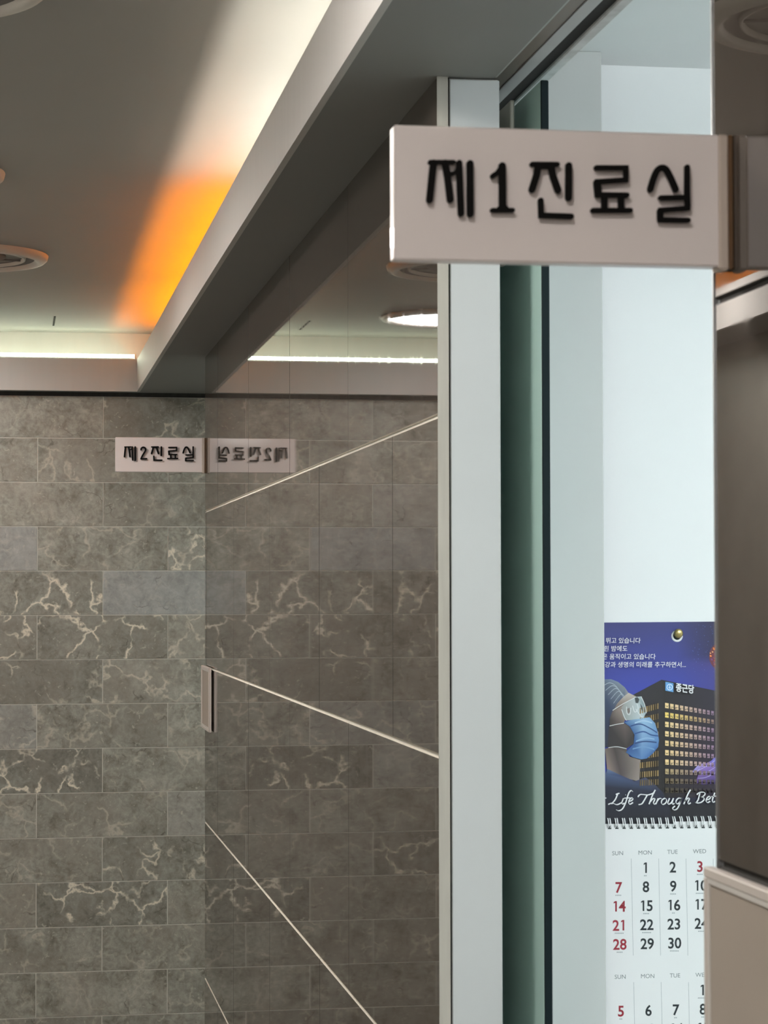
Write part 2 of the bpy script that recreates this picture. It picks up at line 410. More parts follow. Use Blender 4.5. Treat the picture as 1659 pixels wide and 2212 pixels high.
# side passage beyond the far doorway
o = Bx('wall_side_passage', 'white_paint', 2.7, 2.8, Y_M1-0.1, Y_END+0.1, ZF, ZS+.1); struct(o, 'white end wall of the side passage', 'wall')
o = Bx('wall_side_return', 'white_paint', 0.716, 2.7, Y_M1-0.1, Y_M1-0.004, ZF, ZS+.1); struct(o, 'white return wall of the side passage', 'wall')

# ------------------------------------------------------------------ consulting room behind the doorway
ZR = 0.957; Y_P = 3.9; Y_C = 4.0
cr = Bx('ceiling_office', 'white_paint', 0.80, 3.3, -1.1, 4.2, ZR, ZR+0.1); struct(cr, 'white ceiling of the consulting room', 'ceiling')
o = Bx('wall_office_back', 'white_paint', 0.83, 3.3, Y_C, Y_C+0.1, ZF, ZR); struct(o, 'bright white consulting room wall with the calendar', 'wall')
o = Bx('wall_office_right', 'white_paint', 3.2, 3.3, -1.1, Y_C, ZF, ZR); struct(o, 'white right wall of the consulting room', 'wall')
o = Bx('wall_office_front', 'white_paint', 0.716, 3.2, -1.2, -1.1, ZF, ZR); struct(o, 'white front wall of the consulting room', 'wall')
pm = MB().bevel_box(0.812, 1.0315, Y_P, Y_P+0.03, ZF+H, ZR+H, 0.0015).box(0.812, 0.83, Y_P+0.03, 5.2, ZF+H, ZR+H)
o = pm.build('wall_partition', 'partition_paint'); struct(o, 'grey-white partition beside the sliding glass door', 'wall')
o = Bx('wall_pocket', 'dark_gap', 0.716, 0.812, 5.2, 5.25, ZF, ZR); struct(o, 'end of the door pocket, coloured black for its shade', 'wall')  # near-black colour stands in for the shade deep in the pocket

# door head, track and hanging glass leaf
tr = Bx('trim_1', 'soffit_paint', 0.712, 0.815, -1.1, 5.2, 0.83, 1.1); struct(tr, 'aluminium sliding door track along the door head', 'trim')
Yt0, Yt1 = 1.9, 5.2
def Bt(name, m_, x0, x1, z0, z1, y1=Yt1): return Bx(name, m_, x0, x1, Yt0, y1, z0, z1, tr)
Bt('bead', 'jamb_paint', 0.7075, 0.7105, 0.763, 0.79, Y_M0)
Bt('track_fascia', 'track_brown', 0.722, 0.757, 0.79, 0.83)
Bt('track_channel', 'track_grey', 0.757, 0.777, 0.788, 0.83)
Bt('track_slot_shade', 'dark_gap', 0.777, 0.797, 0.7895, 0.83)  # nearly flush black strip, the shade inside the slot put into colour
MB().bevel_box(0.797, 0.8145, Yt0, Yt1, 0.784+H, 0.83+H, 0.002).build('caulk_strip', 'caulk', tr)
Bx('head_return', 'white_paint', 0.8, 0.815, -1.1, 5.2, 0.83, ZR+0.05, tr)
for nm, y0, y1 in (('track_infill', -1.1, Yt0),):
    Bx(nm, 'jamb_paint', 0.7146, 0.815, y0, y1, ZS, 0.83, tr)

dr = empty('door_1', (0.785, 3.75, ZF+H)); struct(dr, 'frosted green glass sliding door pushed open into its pocket', 'door')
def Bd(name, m_, x0, x1, y0, y1, z0, z1):
    b = MB().bevel_box(x0-0.785, x1-0.785, y0-3.75, y1-3.75, z0-ZF, z1-ZF, 0.0015); return b.build(name, m_, dr)
Yg = 3.262
Bd('glass_panel', 'frosted_glass', 0.7700, 0.7822, Yg+0.003, Yg+0.95, ZF+0.01, 0.755)
Bd('glass_edge', 'glass_edge', 0.7700, 0.7822, Yg, Yg+0.003, ZF+0.01, 0.755)
Bd('hanger_bracket', 'hanger_metal', 0.742, 0.749, 3.345, 3.43, 0.50, 0.742)
Bd('hanger_bracket', 'hanger_metal', 0.742, 0.749, 3.90, 3.98, 0.50, 0.742)

# ------------------------------------------------------------------ lights in the coves
def tube_y(x, z, y0, y1, m_, label, grp):
    o = empty('fluorescent_tube', (x, y0, z+H))
    MB().tube_y(0, 0, 0.02, y1-y0-0.02, 0.009, 8).build('glass_tube', m_, o, True)
    for a in (0, y1-y0-0.02): MB().box(-0.016, 0.016, a, a+0.02, -0.028, 0.012).build('end_cap', 'vent_plastic', o)
    MB().box(-0.016, 0.016, 0.02, y1-y0-0.02, -0.038, -0.012).build('batten', 'vent_plastic', o)
    tag(o, label, 'lamp', grp)
def tube_x(y, z, x0, x1, m_, label, grp):
    o = empty('fluorescent_tube', (x0, y, z+H))
    MB().tube_x(0, 0, 0.006, x1-x0-0.006, 0.0065, 8).build('glass_tube', m_, o, True)
    for a in (0, x1-x0-0.006): MB().box(a, a+0.006, -0.014, 0.014, -0.018, 0.008).build('end_cap', 'vent_plastic', o)
    tag(o, label, 'lamp', grp)
ZT = 0.814
for side, xx in (('right', 0.555), ('left', -0.884)):
    for i in range(5):
        tube_y(xx, ZT, -0.52+i*1.195, -0.52+(i+1)*1.195, 'tube_white', 'white tube hidden along the %s edge of the tray ceiling' % side, 'white tubes in the %s cove' % side)
    tube_y(xx, ZT, 5.50, 7.24, 'tube_orange', 'orange tube in the middle of the %s cove' % side, 'orange tubes in the %s cove' % side)
    tube_y(xx, ZT, 7.28, 8.62, 'tube_orange', 'orange tube at the far end of the %s cove' % side, 'orange tubes in the %s cove' % side)
tube_x(8.727, 0.899, XTL+0.004, 0.468, 'tube_far', 'pale white tube glowing above the far ceiling edge', 'far cove tubes')

# ------------------------------------------------------------------ round ceiling fittings
def lamp(x, y, label, z=ZC, deep=0.06, glow='lamp_glow'):
    o = empty('ceiling_lamp', (x, y, z+H))
    MB().lathe([(0.20, 0), (0.235, 0), (0.238, -0.006), (0.232, -0.014), (0.215, -0.018), (0.20, -0.012), (0.20, 0)], 64).build('rim', 'vent_plastic', o, True)
    n = 4; prof = [(0.2*math.cos(k*math.pi/2/n), -0.008-deep*math.sin(k*math.pi/2/n)) for k in range(n)]+[(0.001, -0.008-deep)]
    MB().lathe(prof, 24).build('diffuser', glow, o, True)
    tag(o, label, 'lamp', 'round ceiling lamps')
lamp(-0.32, 8.13, 'lit round ceiling lamp reflected at the far end of the polished wall', deep=0.008, glow='lamp_glow_soft')
lamp(-0.53, 4.95, 'added round ceiling lamp at the left of the tray, nearer of the pair', deep=0.010)  # added for fill, sited by a streak reflected in the near wall
lamp(-0.45, 6.25, 'added unseen round ceiling lamp at the left of the tray, further of the pair', deep=0.012)  # invented lamp outside every view, brightens the lips, stone and far sign
lamp(-0.215, 2.75, 'added unseen round ceiling lamp nearest the camera')  # no fitting seen here; added to light the near lip and sign
lamp(-0.215, 0.3, 'added unseen round ceiling lamp above the camera')  # another unseen lamp put in for light from the camera side
k = 0
for (x, y) in ((-0.2, -1.6), (-0.2, -3.0), (-0.25, -4.4), (-0.2, -6.2), (-2.4, -1.2), (-2.4, -3.4), (-2.4, -5.6), (-4.2, -2.4)):  # hall lamps out of view, multiplied as frontal fill for the corridor
    lamp(x, y, ('first', 'second', 'third', 'fourth', 'fifth', 'sixth', 'seventh', 'eighth')[k]+' unseen round fill lamp in the hall behind the camera', ZS); k += 1
def vent(x, y, label, r=0.255):
    o = empty('ceiling_vent', (x, y, ZC+H)); q = r/0.255
    MB().lathe([(a*q, b) for a, b in ((0.212, -0.002), (0.216, -0.016), (0.226, -0.022), (0.243, -0.019), (0.252, -0.011), (0.255, 0.0))], 72).build('rim', 'vent_plastic', o, True)
    MB().lathe([(a*q, b) for a, b in ((0.214, -0.010), (0.150, 0.012), (0.001, 0.012))], 64).build('throat', 'vent_inside', o, True)
    MB().lathe([(a*q, b) for a, b in ((0.178, -0.004), (0.182, -0.013), (0.187, -0.013), (0.189, -0.004), (0.178, -0.004))], 64).build('inner_ring', 'vent_plastic', o, True)
    MB().lathe([(a*q, b) for a, b in ((0.001, -0.016), (0.10, -0.014), (0.128, -0.006), (0.13, 0.0), (0.10, 0.008))], 48).build('cone', 'vent_inside', o, True)
    for t in range(3):
        a = t*2*math.pi/3+0.3
        MB().box(0.12*q, 0.185*q, -0.006, 0.006, -0.008, -0.004).build('spoke', 'vent_inside', o, rot=(0, 0, a))
    tag(o, label, 'vent', 'round ceiling vents')
vent(-0.148, 6.85, 'round ceiling vent beside the orange glow, furthest of the three')
vent(-0.272, 5.50, 'round ceiling vent with only its edge in view, middle of the three')
vent(-0.19, 3.74, 'round ceiling vent at the top left corner, nearest of the three')

# office ceiling light panels
for i, (x, y) in enumerate(((2.1, 2.2), (2.1, 0.4))):
    o = empty('ceiling_light', (x, y, ZR+H))
    for a in (-0.5, 0.48): MB().box(a, a+0.02, -0.01, 0.01, -0.10, 0).build('hanger', 'white_paint', o)
    MB().box(-0.62, 0.62, -0.10, 0.10, -0.20, -0.10).build('diffuser', 'office_glow', o)
    tag(o, ('bright flat ceiling light over the consulting room', 'bright flat ceiling light at the back of the consulting room')[i], 'lamp', 'office ceiling lights')
o = empty('ceiling_light', (1.7, 8.1, ZS+H))
MB().box(-0.32, 0.32, -0.32, 0.32, -0.02, 0).build('frame', 'white_paint', o)
MB().box(-0.30, 0.30, -0.30, 0.30, -0.024, -0.02).build('diffuser', 'side_glow', o)
tag(o, 'square ceiling light in the side passage', 'lamp')

# ------------------------------------------------------------------ projecting door signs
def offset_outline(pts, hw, cap=6, hw_end=None):
    P = [Vector((a, b)) for a, b in pts]; n = len(P)
    L = []; Rr = []
    for i in range(n):
        if i == 0: d = (P[1]-P[0]).normalized(); s = 1
        elif i == n-1: d = (P[-1]-P[-2]).normalized(); s = 1
        else:
            d1 = (P[i]-P[i-1]).normalized(); d2 = (P[i+1]-P[i]).normalized(); d = (d1+d2)
            d = d.normalized() if d.length > 1e-6 else d1
            s = 1/max(0.5, abs(d.dot(d1)))
        nrm = Vector((-d.y, d.x)); h = hw if hw_end is None else hw+(hw_end-hw)*i/(n-1)
        L.append(P[i]+nrm*h*s); Rr.append(P[i]-nrm*h*s)
    out = list(L)
    def arc(c, a, b):
        va = a-c; vb = b-c; A = math.atan2(va.y, va.x); r = va.length
        return [c+Vector((math.cos(A-math.pi*k/cap), math.sin(A-math.pi*k/cap)))*r for k in range(1, cap)]
    out += arc(P[-1], L[-1], Rr[-1]) + Rr[::-1] + arc(P[0], Rr[0], L[0])
    return out
def prism(mb, outline, y0, y1, mi=0):
    n = len(outline)
    v = [(p[0], y0, p[1]) for p in outline]+[(p[0], y1, p[1]) for p in outline]
    f = [tuple(range(n)), tuple(range(n, 2*n))[::-1]]+[(i, n+i, n+(i+1) % n, (i+1) % n) for i in range(n)]
    mb.add(v, f, mi)
SU, SZ = 0.0002049, 0.0002005
def su(cx, cy): return ((cx-45)*SU-0.300, -(cy-0.0266*cx-90)*SZ)      # sign-local: x from the wall leftwards, z from the top edge
def sm(pts, n=6):
    # Catmull-Rom
    out = []; P = [pts[0]]+list(pts)+[pts[-1]]
    for i in range(1, len(P)-2):
        for t in range(n):
            t /= n; a, b, c, d = P[i-1], P[i], P[i+1], P[i+2]
            out.append(tuple(0.5*((2*b[k])+(-a[k]+c[k])*t+(2*a[k]-5*b[k]+4*c[k]-d[k])*t*t+(-a[k]+3*b[k]-3*c[k]+d[k])*t**3) for k in (0, 1)))
    out.append(tuple(pts[-1])); return out
GLY = {
 'je': [([(192, 259), (292, 259)], 8), ([(207, 262), (201, 310), (190, 420)], 12), ([(256, 262), (266, 320), (277, 418)], 12),
        (sm([(258, 262), (272, 305), (300, 300), (314, 272)]), 7), ([(315, 262), (318, 360), (322, 478)], 11), ([(361, 264), (362, 480)], 12)],
 '1': [([(457, 318), (478, 304), (500, 272)], 9), ([(498, 274), (499, 455)], 13), ([(455, 464), (542, 464)], 8), ([(488, 452), (478, 464)], 8), ([(510, 452), (520, 464)], 8)],
 '2': [(sm([(456, 312), (462, 285), (490, 270), (520, 282), (528, 312), (512, 352), (480, 405), (458, 455)]), 11), ([(456, 462), (545, 462)], 11)],
 'jin': [([(626, 267), (734, 267)], 9), ([(652, 270), (646, 310), (625, 375)], 12), ([(706, 270), (716, 320), (737, 378)], 12), (sm([(655, 278), (672, 276), (690, 276), (704, 278)]), 9),
         ([(783, 272), (782, 410)], 12), ([(662, 422), (664, 486), (792, 491)], 10)],
 'ryo': [([(902, 281), (1030, 281), (1030, 333), (906, 341), (906, 397), (1034, 399)], 9), ([(905, 345), (910, 395)], 13), ([(936, 402), (936, 460)], 11), ([(1008, 402), (1008, 460)], 11), ([(886, 465), (1048, 465)], 9)],
 'sil': [(sm([(1136, 374), (1152, 322), (1172, 286), (1200, 284), (1222, 318), (1247, 374)]), 11), ([(1297, 278), (1296, 392)], 10), ([(1180, 411), (1298, 409), (1298, 455), (1180, 464), (1178, 506), (1300, 508)], 9), ([(1296, 380), (1298, 450)], 10), ([(1178, 468), (1178, 504)], 11)],
}
def sign(name, label, loc, digit):
    o = empty(name, loc)                                  # at the wall, top edge of the plate, front face y = 0
    MB().bevel_box(-0.300, -0.012, 0, 0.019, -0.1155, 0, 0.0016).build('plate', 'sign_acrylic', o)
    b = MB().bevel_box(-0.0135, -0.0035, -0.0015, 0.021, -0.1185, 0.0005, 0.0022).build('mount', 'sign_base', o)
    MB().bevel_box(-0.0042, 0.0, -0.001, 0.020, -0.1175, 0.0, 0.0008).build('glue_bead', 'glue_brown', b)
    for g in ('je', digit, 'jin', 'ryo', 'sil'):
        mb = MB()
        for k, (pts, hw) in enumerate(GLY[g]):
            prism(mb, offset_outline([su(*p) for p in pts], hw*0.0002048*1.18), -0.0085-k*0.00002, -0.005)
        c = mb.build('letter', 'letter_black', o)
    tag(o, label, 'sign', 'projecting room signs')
    return o
sign('door_sign', 'large pinkish white sign with the digit 1 projecting from the near wall', (W, 1.90, 0.3970+H), '1')
far_sign = sign('door_sign', 'small distant pinkish white sign with the digit 2 against the stone wall', (W, 7.345, 0.4955+H), '2'); far_sign.scale = (0.97, 1, 0.965)

# ------------------------------------------------------------------ small wall-mounted notice holders beside the doorways
def holder(label, y1, ztop, L=0.28, Hh=0.20):
    o = empty('notice_frame', (W, y1, ztop+H))          # local: x<0 into the corridor, y<0 towards camera, z<0 down
    MB().box(-0.0105, -0.0045, -L, 0, -Hh, 0).build('backing', 'frame_plastic', o)
    b = 0.009
    for nm, q in (('frame_bar', (-L, 0, -b, 0)), ('frame_bar', (-L, 0, -Hh, -Hh+b)), ('frame_bar', (-L, -L+b, -Hh+b, -b)), ('frame_bar', (-b, 0, -Hh+b, -b))):
        MB().bevel_box(-0.0135, -0.0105, q[0], q[1], q[2], q[3], 0.0012).build(nm, 'frame_plastic', o)
    e = 0.0045
    mb = MB()
    mb.box(-0.0128, -0.0105, -L+b, -b, -b-e, -b).box(-0.0128, -0.0105, -L+b, -b, -Hh+b, -Hh+b+e)
    mb.box(-0.0128, -0.0105, -b-e, -b, -Hh+b+e, -b-e).box(-0.0128, -0.0105, -L+b, -L+b+e, -Hh+b+e, -b-e)
    mb.build('inner_bead', 'frame_edge', o)
    MB().box(-0.0112, -0.0105, -L+b+e, -b-e, -Hh+b+e, -b-e).build('board', 'board_face', o)
    for yy in (-0.06, -L+0.06):
        MB().box(-0.0045, 0, yy-0.03, yy+0.03, -Hh+0.03, -0.03).build('glue_pad', 'glue_brown', o)
    tag(o, label, 'frame', 'notice frames beside the doors')
holder('beige notice frame on the near wall below the large sign', Y_NEAR+0.002, -0.2445)
holder('thin notice frame seen edge on below the distant sign', Y_M1-0.012, -0.238)

# ------------------------------------------------------------------ wall calendar
cal = empty('wall_calendar', (1.2219*4.0/4.1, Y_C, -0.0817*4.0/4.1+H))
tag(cal, 'wire-bound wall calendar with a blue night picture on the white wall', 'calendar')
KC = 4.0/4.1           # print layout was measured at 4.1 m
OX, OZ = 1.2219*KC, -0.0817*KC
def cp(cx, cy):
    # print-layout units -> calendar-local metres
    return ((1.05243+0.00020919*cx-1.03153e-6*cy-3.64e-10*cx*cy)*KC-OX, (-0.0384253-7.077e-7*cx-0.000199286*cy-1.58546e-9*cx*cy)*KC-OZ)
def flat(name, polys, m_, depth, parent=cal, colors=None, step=0.0):
    v = []; f = []; cols = []
    for k, P in enumerate(polys):
        i0 = len(v); v += [(*cp(*p)[:1], depth-min(k, 400)*step, cp(*p)[1]) for p in P]; f.append(tuple(range(i0, i0+len(P))))
        if colors: cols += [colors[k]]*len(P) if not isinstance(colors[k], list) else colors[k]
    me = bpy.data.meshes.new(name); me.from_pydata(v, [], f); me.materials.append(MATS[m_])
    if colors:
        a = me.color_attributes.new('ink', 'FLOAT_COLOR', 'POINT')
        for i, c in enumerate(cols): a.data[i].color = c
    # face the viewer (-Y)
    me.update()
    flip = [p.index for p in me.polygons if p.normal.y > 0]
    if flip:
        fs = [tuple(reversed(p.vertices)) if p.normal.y > 0 else tuple(p.vertices) for p in me.polygons]
        vv = [tuple(q.co) for q in me.vertices]
        cc = [tuple(d.color) for d in me.color_attributes['ink'].data] if colors else None
        me.clear_geometry(); me.from_pydata(vv, [], fs)
        if colors:
            a = me.color_attributes.get('ink') or me.color_attributes.new('ink', 'FLOAT_COLOR', 'POINT')
            for i, c in enumerate(cc): a.data[i].color = c
    o = bpy.data.objects.new(name, me); COL.objects.link(o); o.parent = parent
    return o
def sheet(name, x0, y0, x1, y1, m_, d0, d1, parent=cal):
    c = [cp(x0, y0), cp(x1, y0-0.009*(x1-x0)), cp(x1+12, y1-0.009*(x1-x0)), cp(x0+12, y1)]
    v = [(a, d0, b) for a, b in c]+[(a, d1, b) for a, b in c]
    f = [(0, 1, 2, 3), (7, 6, 5, 4)]+[(i, 4+i, 4+(i+1) % 4, (i+1) % 4) for i in range(4)]
    return link(name, v, [tuple(reversed(q)) for q in f], m_, parent)
XA, XB = -300, 1900
back = sheet('backing_sheet', XA, 1950, XB, 5200, 'paper', -0.0015, -0.0065)
pic = sheet('picture_sheet', XA, 105, XB, 1965, 'paper', -0.0015, -0.0045)
# sky and picture print (flat print with its own colours)
def sky(x, y):
    t = min(1, max(0, (y-100)/700)); 
    L = (44, 48, 112), (52, 66, 168)
    c = [L[0][i]+(L[1][i]-L[0][i])*t for i in range(3)]
    r = min(1, max(0, (x-800)/420)); dk = (24, 20, 52) if y < 420 else (62, 48, 110)
    r *= 0.9 if y < 500 else 0.55
    c = [c[i]+(dk[i]-c[i])*r for i in range(3)]
    if y > 1500:
        q = min(1, (y-1500)/300); c = [c[i]+((16, 16, 24)[i]-c[i])*q for i in range(3)]
    return srgb(*c)
nx, ny = 24, 24
polys = []; cols = []
slope = lambda x: -0.009*(x-XA)
for i in range(nx):
    for j in range(ny):
        xs = [XA+(XB-XA)*k/nx for k in (i, i+1)]; ys = [107+(1963-107)*k/ny for k in (j, j+1)]
        q = [(xs[0], ys[0]), (xs[1], ys[0]), (xs[1], ys[1]), (xs[0], ys[1])]
        polys.append([(a+12*(b-105)/1860, b+slope(a)) for a, b in q]); cols.append([sky(a, b) for a, b in q])
flat('night_sky', polys, 'print_ink', -0.00465, pic, cols)
D = [-0.0047]
def layer(name, P, C, m_='print_ink', step=2.5e-6):
    D[0] -= 0.00004 + min(len(P), 400)*step
    return flat(name, P, m_, D[0], pic, C, step)
# planet
P = [[(1235+128*math.cos(a*math.pi/16), 415+135*math.sin(a*math.pi/16)) for a in range(32)]]; C = [srgb(104, 40, 52)]
layer('planet_print', P, C)
P = []; C = []
for i in range(120):
    a = random.uniform(0, 6.28); r = 120*math.sqrt(random.random()); s = random.uniform(4, 10)
    x, y = 1235+r*math.cos(a), 415+1.04*r*math.sin(a)
    P.append([(x-s, y-s), (x+s, y-s*.6), (x+s, y+s), (x-s*.5, y+s)]); C.append(random.choice((srgb(250, 140, 60), srgb(240, 90, 50), srgb(255, 190, 120), srgb(120, 60, 120))))
for i in range(60):
    x = random.uniform(950, 1180); y = random.uniform(120, 560); s = random.uniform(1, 4); P.append([(x-s, y), (x, y-s), (x+s, y), (x, y+s)]); C.append(srgb(90, 110, 190))
layer('planet_glow_print', P, C)
# building
layer('tower_print', [[(400, 775), (668, 632), (692, 660), (692, 1720), (400, 1720)], [(668, 632), (1300, 760), (1300, 1720), (692, 1720), (692, 660)]],
      [[srgb(30, 25, 32), srgb(26, 22, 26), srgb(18, 14, 12), srgb(22, 18, 16), srgb(26, 22, 24)], [srgb(20, 17, 18), srgb(34, 28, 46), srgb(44, 30, 52), srgb(22, 17, 16), srgb(16, 13, 12)]])
P = []; C = []
for r in range(10):
    y0 = 868+r*87; sl = 0.165-0.0175*r
    for c in range(13):
        x = 716+46.5*c-0.45*c*c; y = y0+sl*(x-716); w2 = 16.5-0.45*c; h2 = 24-0.5*c
        warm = 1-c/13; dim = 1 if r < 7 else (0.75, 0.5, 0.3)[r-7]
        col = [dim*(q[0]*warm+q[1]*(1-warm)) for q in ((236, 120), (206, 92), (150, 140))]
        if r == 1: col[2] *= 0.75
        P.append([(x-w2, y-h2), (x+w2, y-h2+sl*2*w2), (x+w2, y+h2+sl*2*w2), (x-w2, y+h2)]); C.append(srgb(*col))
        for q in range(2):
            a = x+random.uniform(-w2, w2*.4); b = y+random.uniform(-2, h2*.5)
            P.append([(a, b), (a+9, b+2), (a+9, b+10), (a, b+10)]); C.append(srgb(*(v*0.45 for v in col)))
        P.append([(x-w2, y+4), (x+w2, y+4), (x+w2, y+7), (x-w2, y+7)]); C.append(srgb(*(v*0.55 for v in col)))
for r in range(9):
    y0 = (876, 970, 1052, 1138, 1222, 1315, 1405, 1495, 1575)[r]
    for c in range(11):
        x = 632-20*c; y = y0+0.27*(632-x)*(1-r*0.1); dim = 0.8 if r < 8 else .6
        if x < 470: continue
        P.append([(x-6, y-26), (x+6, y-29), (x+6, y+24), (x-6, y+27)]); g = dim*random.uniform(.55, 1); C.append(srgb(205*g, 170*g, 110*g))
layer('window_print', P, C)
layer('emblem_print', [[(702, 650), (776, 664), (776, 746), (702, 732)]], [srgb(96, 156, 214)])
ring = lambda cx, cy, r0, r1, n=20: [[(cx+r*math.cos(2*math.pi*k/n), cy+r*1.05*math.sin(2*math.pi*k/n)) for r, k in ((r0, i), (r1, i), (r1, i+1), (r0, i+1))] for i in range(n)]
q = ring(742, 700, 22, 28)+[[(739, 682), (745, 682), (745, 716), (739, 716)], [(730, 700), (754, 704), (754, 709), (730, 705)]]
layer('emblem_print', q, [srgb(225, 240, 250)]*len(q))
# glowing hand
layer('hand_print', [[(948, 1482), (975, 1448), (1015, 1408), (1080, 1402), (1120, 1382), (1175, 1332), (1320, 1290), (1320, 1560), (1180, 1590), (1050, 1600), (975, 1580), (1000, 1520), (1010, 1480), (975, 1490)]],
      [[srgb(*c) for c in ((150, 140, 205), (160, 150, 215), (170, 160, 220), (150, 120, 200), (120, 110, 200), (110, 110, 205), (50, 45, 110), (40, 38, 90), (46, 44, 105), (66, 46, 110), (80, 60, 130), (110, 80, 150), (130, 100, 175), (140, 130, 205))]])
P = []
for a in ([(1000, 1470), (1060, 1440), (1175, 1370)], [(1010, 1500), (1090, 1480), (1190, 1420)], [(1040, 1430), (1100, 1425), (1180, 1345)], [(1000, 1540), (1080, 1530), (1200, 1470)], [(1020, 1420), (1010, 1460), (960, 1484)]):
    a = sm(a, 6)
    for p, q in zip(a, a[1:]): P.append([(p[0], p[1]-2), (q[0], q[1]-2), (q[0], q[1]+2), (p[0], p[1]+2)])
layer('hand_glow_print', P, [srgb(196, 186, 236)]*len(P))['kind'] = 'stuff'
# surgeon
layer('surgeon_print', [
 [(-60, 700), (60, 640), (140, 628), (205, 626), (270, 652), (330, 702), (366, 756), (320, 790), (262, 850), (215, 930), (190, 1000), (186, 1060), (172, 1250), (60, 1280), (-60, 1200)],
 [(366, 752), (432, 786), (360, 850), (300, 880), (222, 922), (262, 848), (318, 788)],
 [(190, 1000), (215, 925), (300, 880), (350, 960), (320, 1032), (190, 1058)],
 [(186, 1058), (322, 1030), (372, 1060), (414, 1130), (410, 1222), (345, 1268), (172, 1252)],
 [(150, 1270), (230, 1240), (345, 1268), (372, 1340), (474, 1372), (462, 1570), (300, 1530), (170, 1470)],
 [(-60, 1600), (150, 1500), (172, 1455), (300, 1515), (420, 1568), (520, 1532), (600, 1592), (680, 1672), (740, 1800), (780, 1960), (-60, 1960)]],
 [[srgb(*c) for c in ((30, 42, 66), (60, 78, 104), (92, 112, 138), (110, 128, 152), (118, 134, 152), (120, 130, 140), (150, 150, 150), (80, 95, 120), (52, 68, 100), (40, 56, 86), (34, 48, 76), (30, 42, 68), (24, 34, 56), (20, 28, 48), (20, 28, 48))],
  [srgb(*c) for c in ((196, 184, 172), (178, 168, 158), (150, 136, 126), (128, 112, 102), (96, 84, 80), (140, 126, 116), (180, 166, 154))],
  [srgb(*c) for c in ((46, 40, 42), (96, 84, 78), (150, 136, 126), (150, 140, 132), (110, 96, 88), (50, 44, 44))],
  [srgb(*c) for c in ((44, 38, 40), (96, 84, 80), (70, 62, 62), (54, 48, 48), (58, 50, 48), (52, 44, 42), (38, 34, 36))],
  [srgb(*c) for c in ((120, 106, 98), (62, 54, 52), (70, 62, 60), (110, 100, 94), (140, 128, 120), (150, 138, 130), (80, 70, 70), (150, 130, 122))],
  [srgb(*c) for c in ((22, 30, 54), (70, 88, 124), (96, 116, 150), (52, 66, 102), (58, 66, 96), (66, 72, 100), (44, 50, 76), (30, 34, 56), (20, 22, 38), (14, 14, 22), (14, 16, 28))]])
P = []; C = []
for t in range(5):
    a = sm([(130+t*24, 690+t*40), (190+t*26, 660+t*26), (250+t*20, 690+t*26), (300+t*8, 770+t*14)], 5)
    for p, q in zip(a, a[1:]): P.append([(p[0], p[1]-3), (q[0], q[1]-3), (q[0], q[1]+3), (p[0], p[1]+3)]); C.append(srgb(168, 180, 192))
layer('cap_fold_print', P, C)
layer('goggles_print', [[(300, 880), (345, 836), (424, 790), (478, 786), (506, 850), (524, 938), (500, 985), (420, 1000), (340, 1008), (308, 960)]],
      [[srgb(*c) for c in ((150, 150, 146), (170, 176, 176), (186, 196, 198), (170, 186, 190), (120, 140, 148), (150, 170, 180), (190, 204, 208), (196, 208, 208), (150, 160, 160), (140, 140, 136))]])
P = []
for a in ([(218, 915), (320, 850), (420, 798)], [(300, 905), (330, 985), (345, 1008)], [(345, 880), (350, 940), (375, 950), (385, 890)], [(400, 870), (420, 930), (450, 900), (440, 850)], [(190, 1058), (260, 1042), (322, 1032)], [(180, 1258), (260, 1250), (345, 1268)], [(478, 786), (510, 860), (526, 940)], [(430, 900), (470, 960), (500, 985)]):
    a = sm(a, 5)
    for p, q in zip(a, a[1:]):
        d = Vector((q[0]-p[0], q[1]-p[1])).normalized()*3; P.append([(p[0]-d.y, p[1]+d.x), (q[0]-d.y, q[1]+d.x), (q[0]+d.y, q[1]-d.x), (p[0]+d.y, p[1]-d.x)])
layer('strap_print', P, [srgb(222, 226, 226)]*len(P))['kind'] = 'stuff'
layer('goggles_print', [[(420, 800), (445, 792), (462, 812), (452, 848), (428, 846)], [(470, 850), (490, 880), (496, 930), (478, 900)], [(350, 900), (372, 890), (378, 930), (358, 944)]], [srgb(60, 66, 66), srgb(70, 80, 84), srgb(120, 112, 106)])
layer('mask_print', [[(322, 1024), (400, 1000), (500, 986), (556, 978), (604, 1030), (630, 1110), (642, 1190), (634, 1252), (586, 1312), (530, 1358), (480, 1366), (400, 1345), (338, 1300), (372, 1262), (410, 1222), (418, 1140), (376, 1062)]],
      [[srgb(*c) for c in ((60, 104, 156), (104, 146, 190), (150, 186, 216), (120, 160, 200), (110, 150, 194), (96, 140, 190), (84, 128, 182), (58, 102, 160), (52, 92, 150), (70, 112, 164), (86, 126, 176), (60, 104, 160), (46, 86, 142), (38, 74, 128), (40, 78, 132), (50, 92, 146), (56, 98, 150))]])
P = []; C = []
for a, c in (([(380, 1060), (470, 1040), (560, 1080), (625, 1120)], (36, 70, 122)), ([(420, 1130), (500, 1110), (570, 1140), (636, 1150)], (40, 78, 134)), ([(430, 1200), (520, 1170), (600, 1180)], (140, 176, 208)), ([(420, 1220), (510, 1200), (620, 1210)], (34, 66, 116)), ([(400, 1270), (500, 1250), (600, 1275)], (110, 150, 192)), ([(420, 1030), (500, 1010), (580, 1030)], (170, 200, 222))):
    a = sm(a, 6)
    for p, q in zip(a, a[1:]): P.append([(p[0], p[1]-6), (q[0], q[1]-6), (q[0], q[1]+6), (p[0], p[1]+6)]); C.append(srgb(*c))
layer('mask_fold_print', P, C)
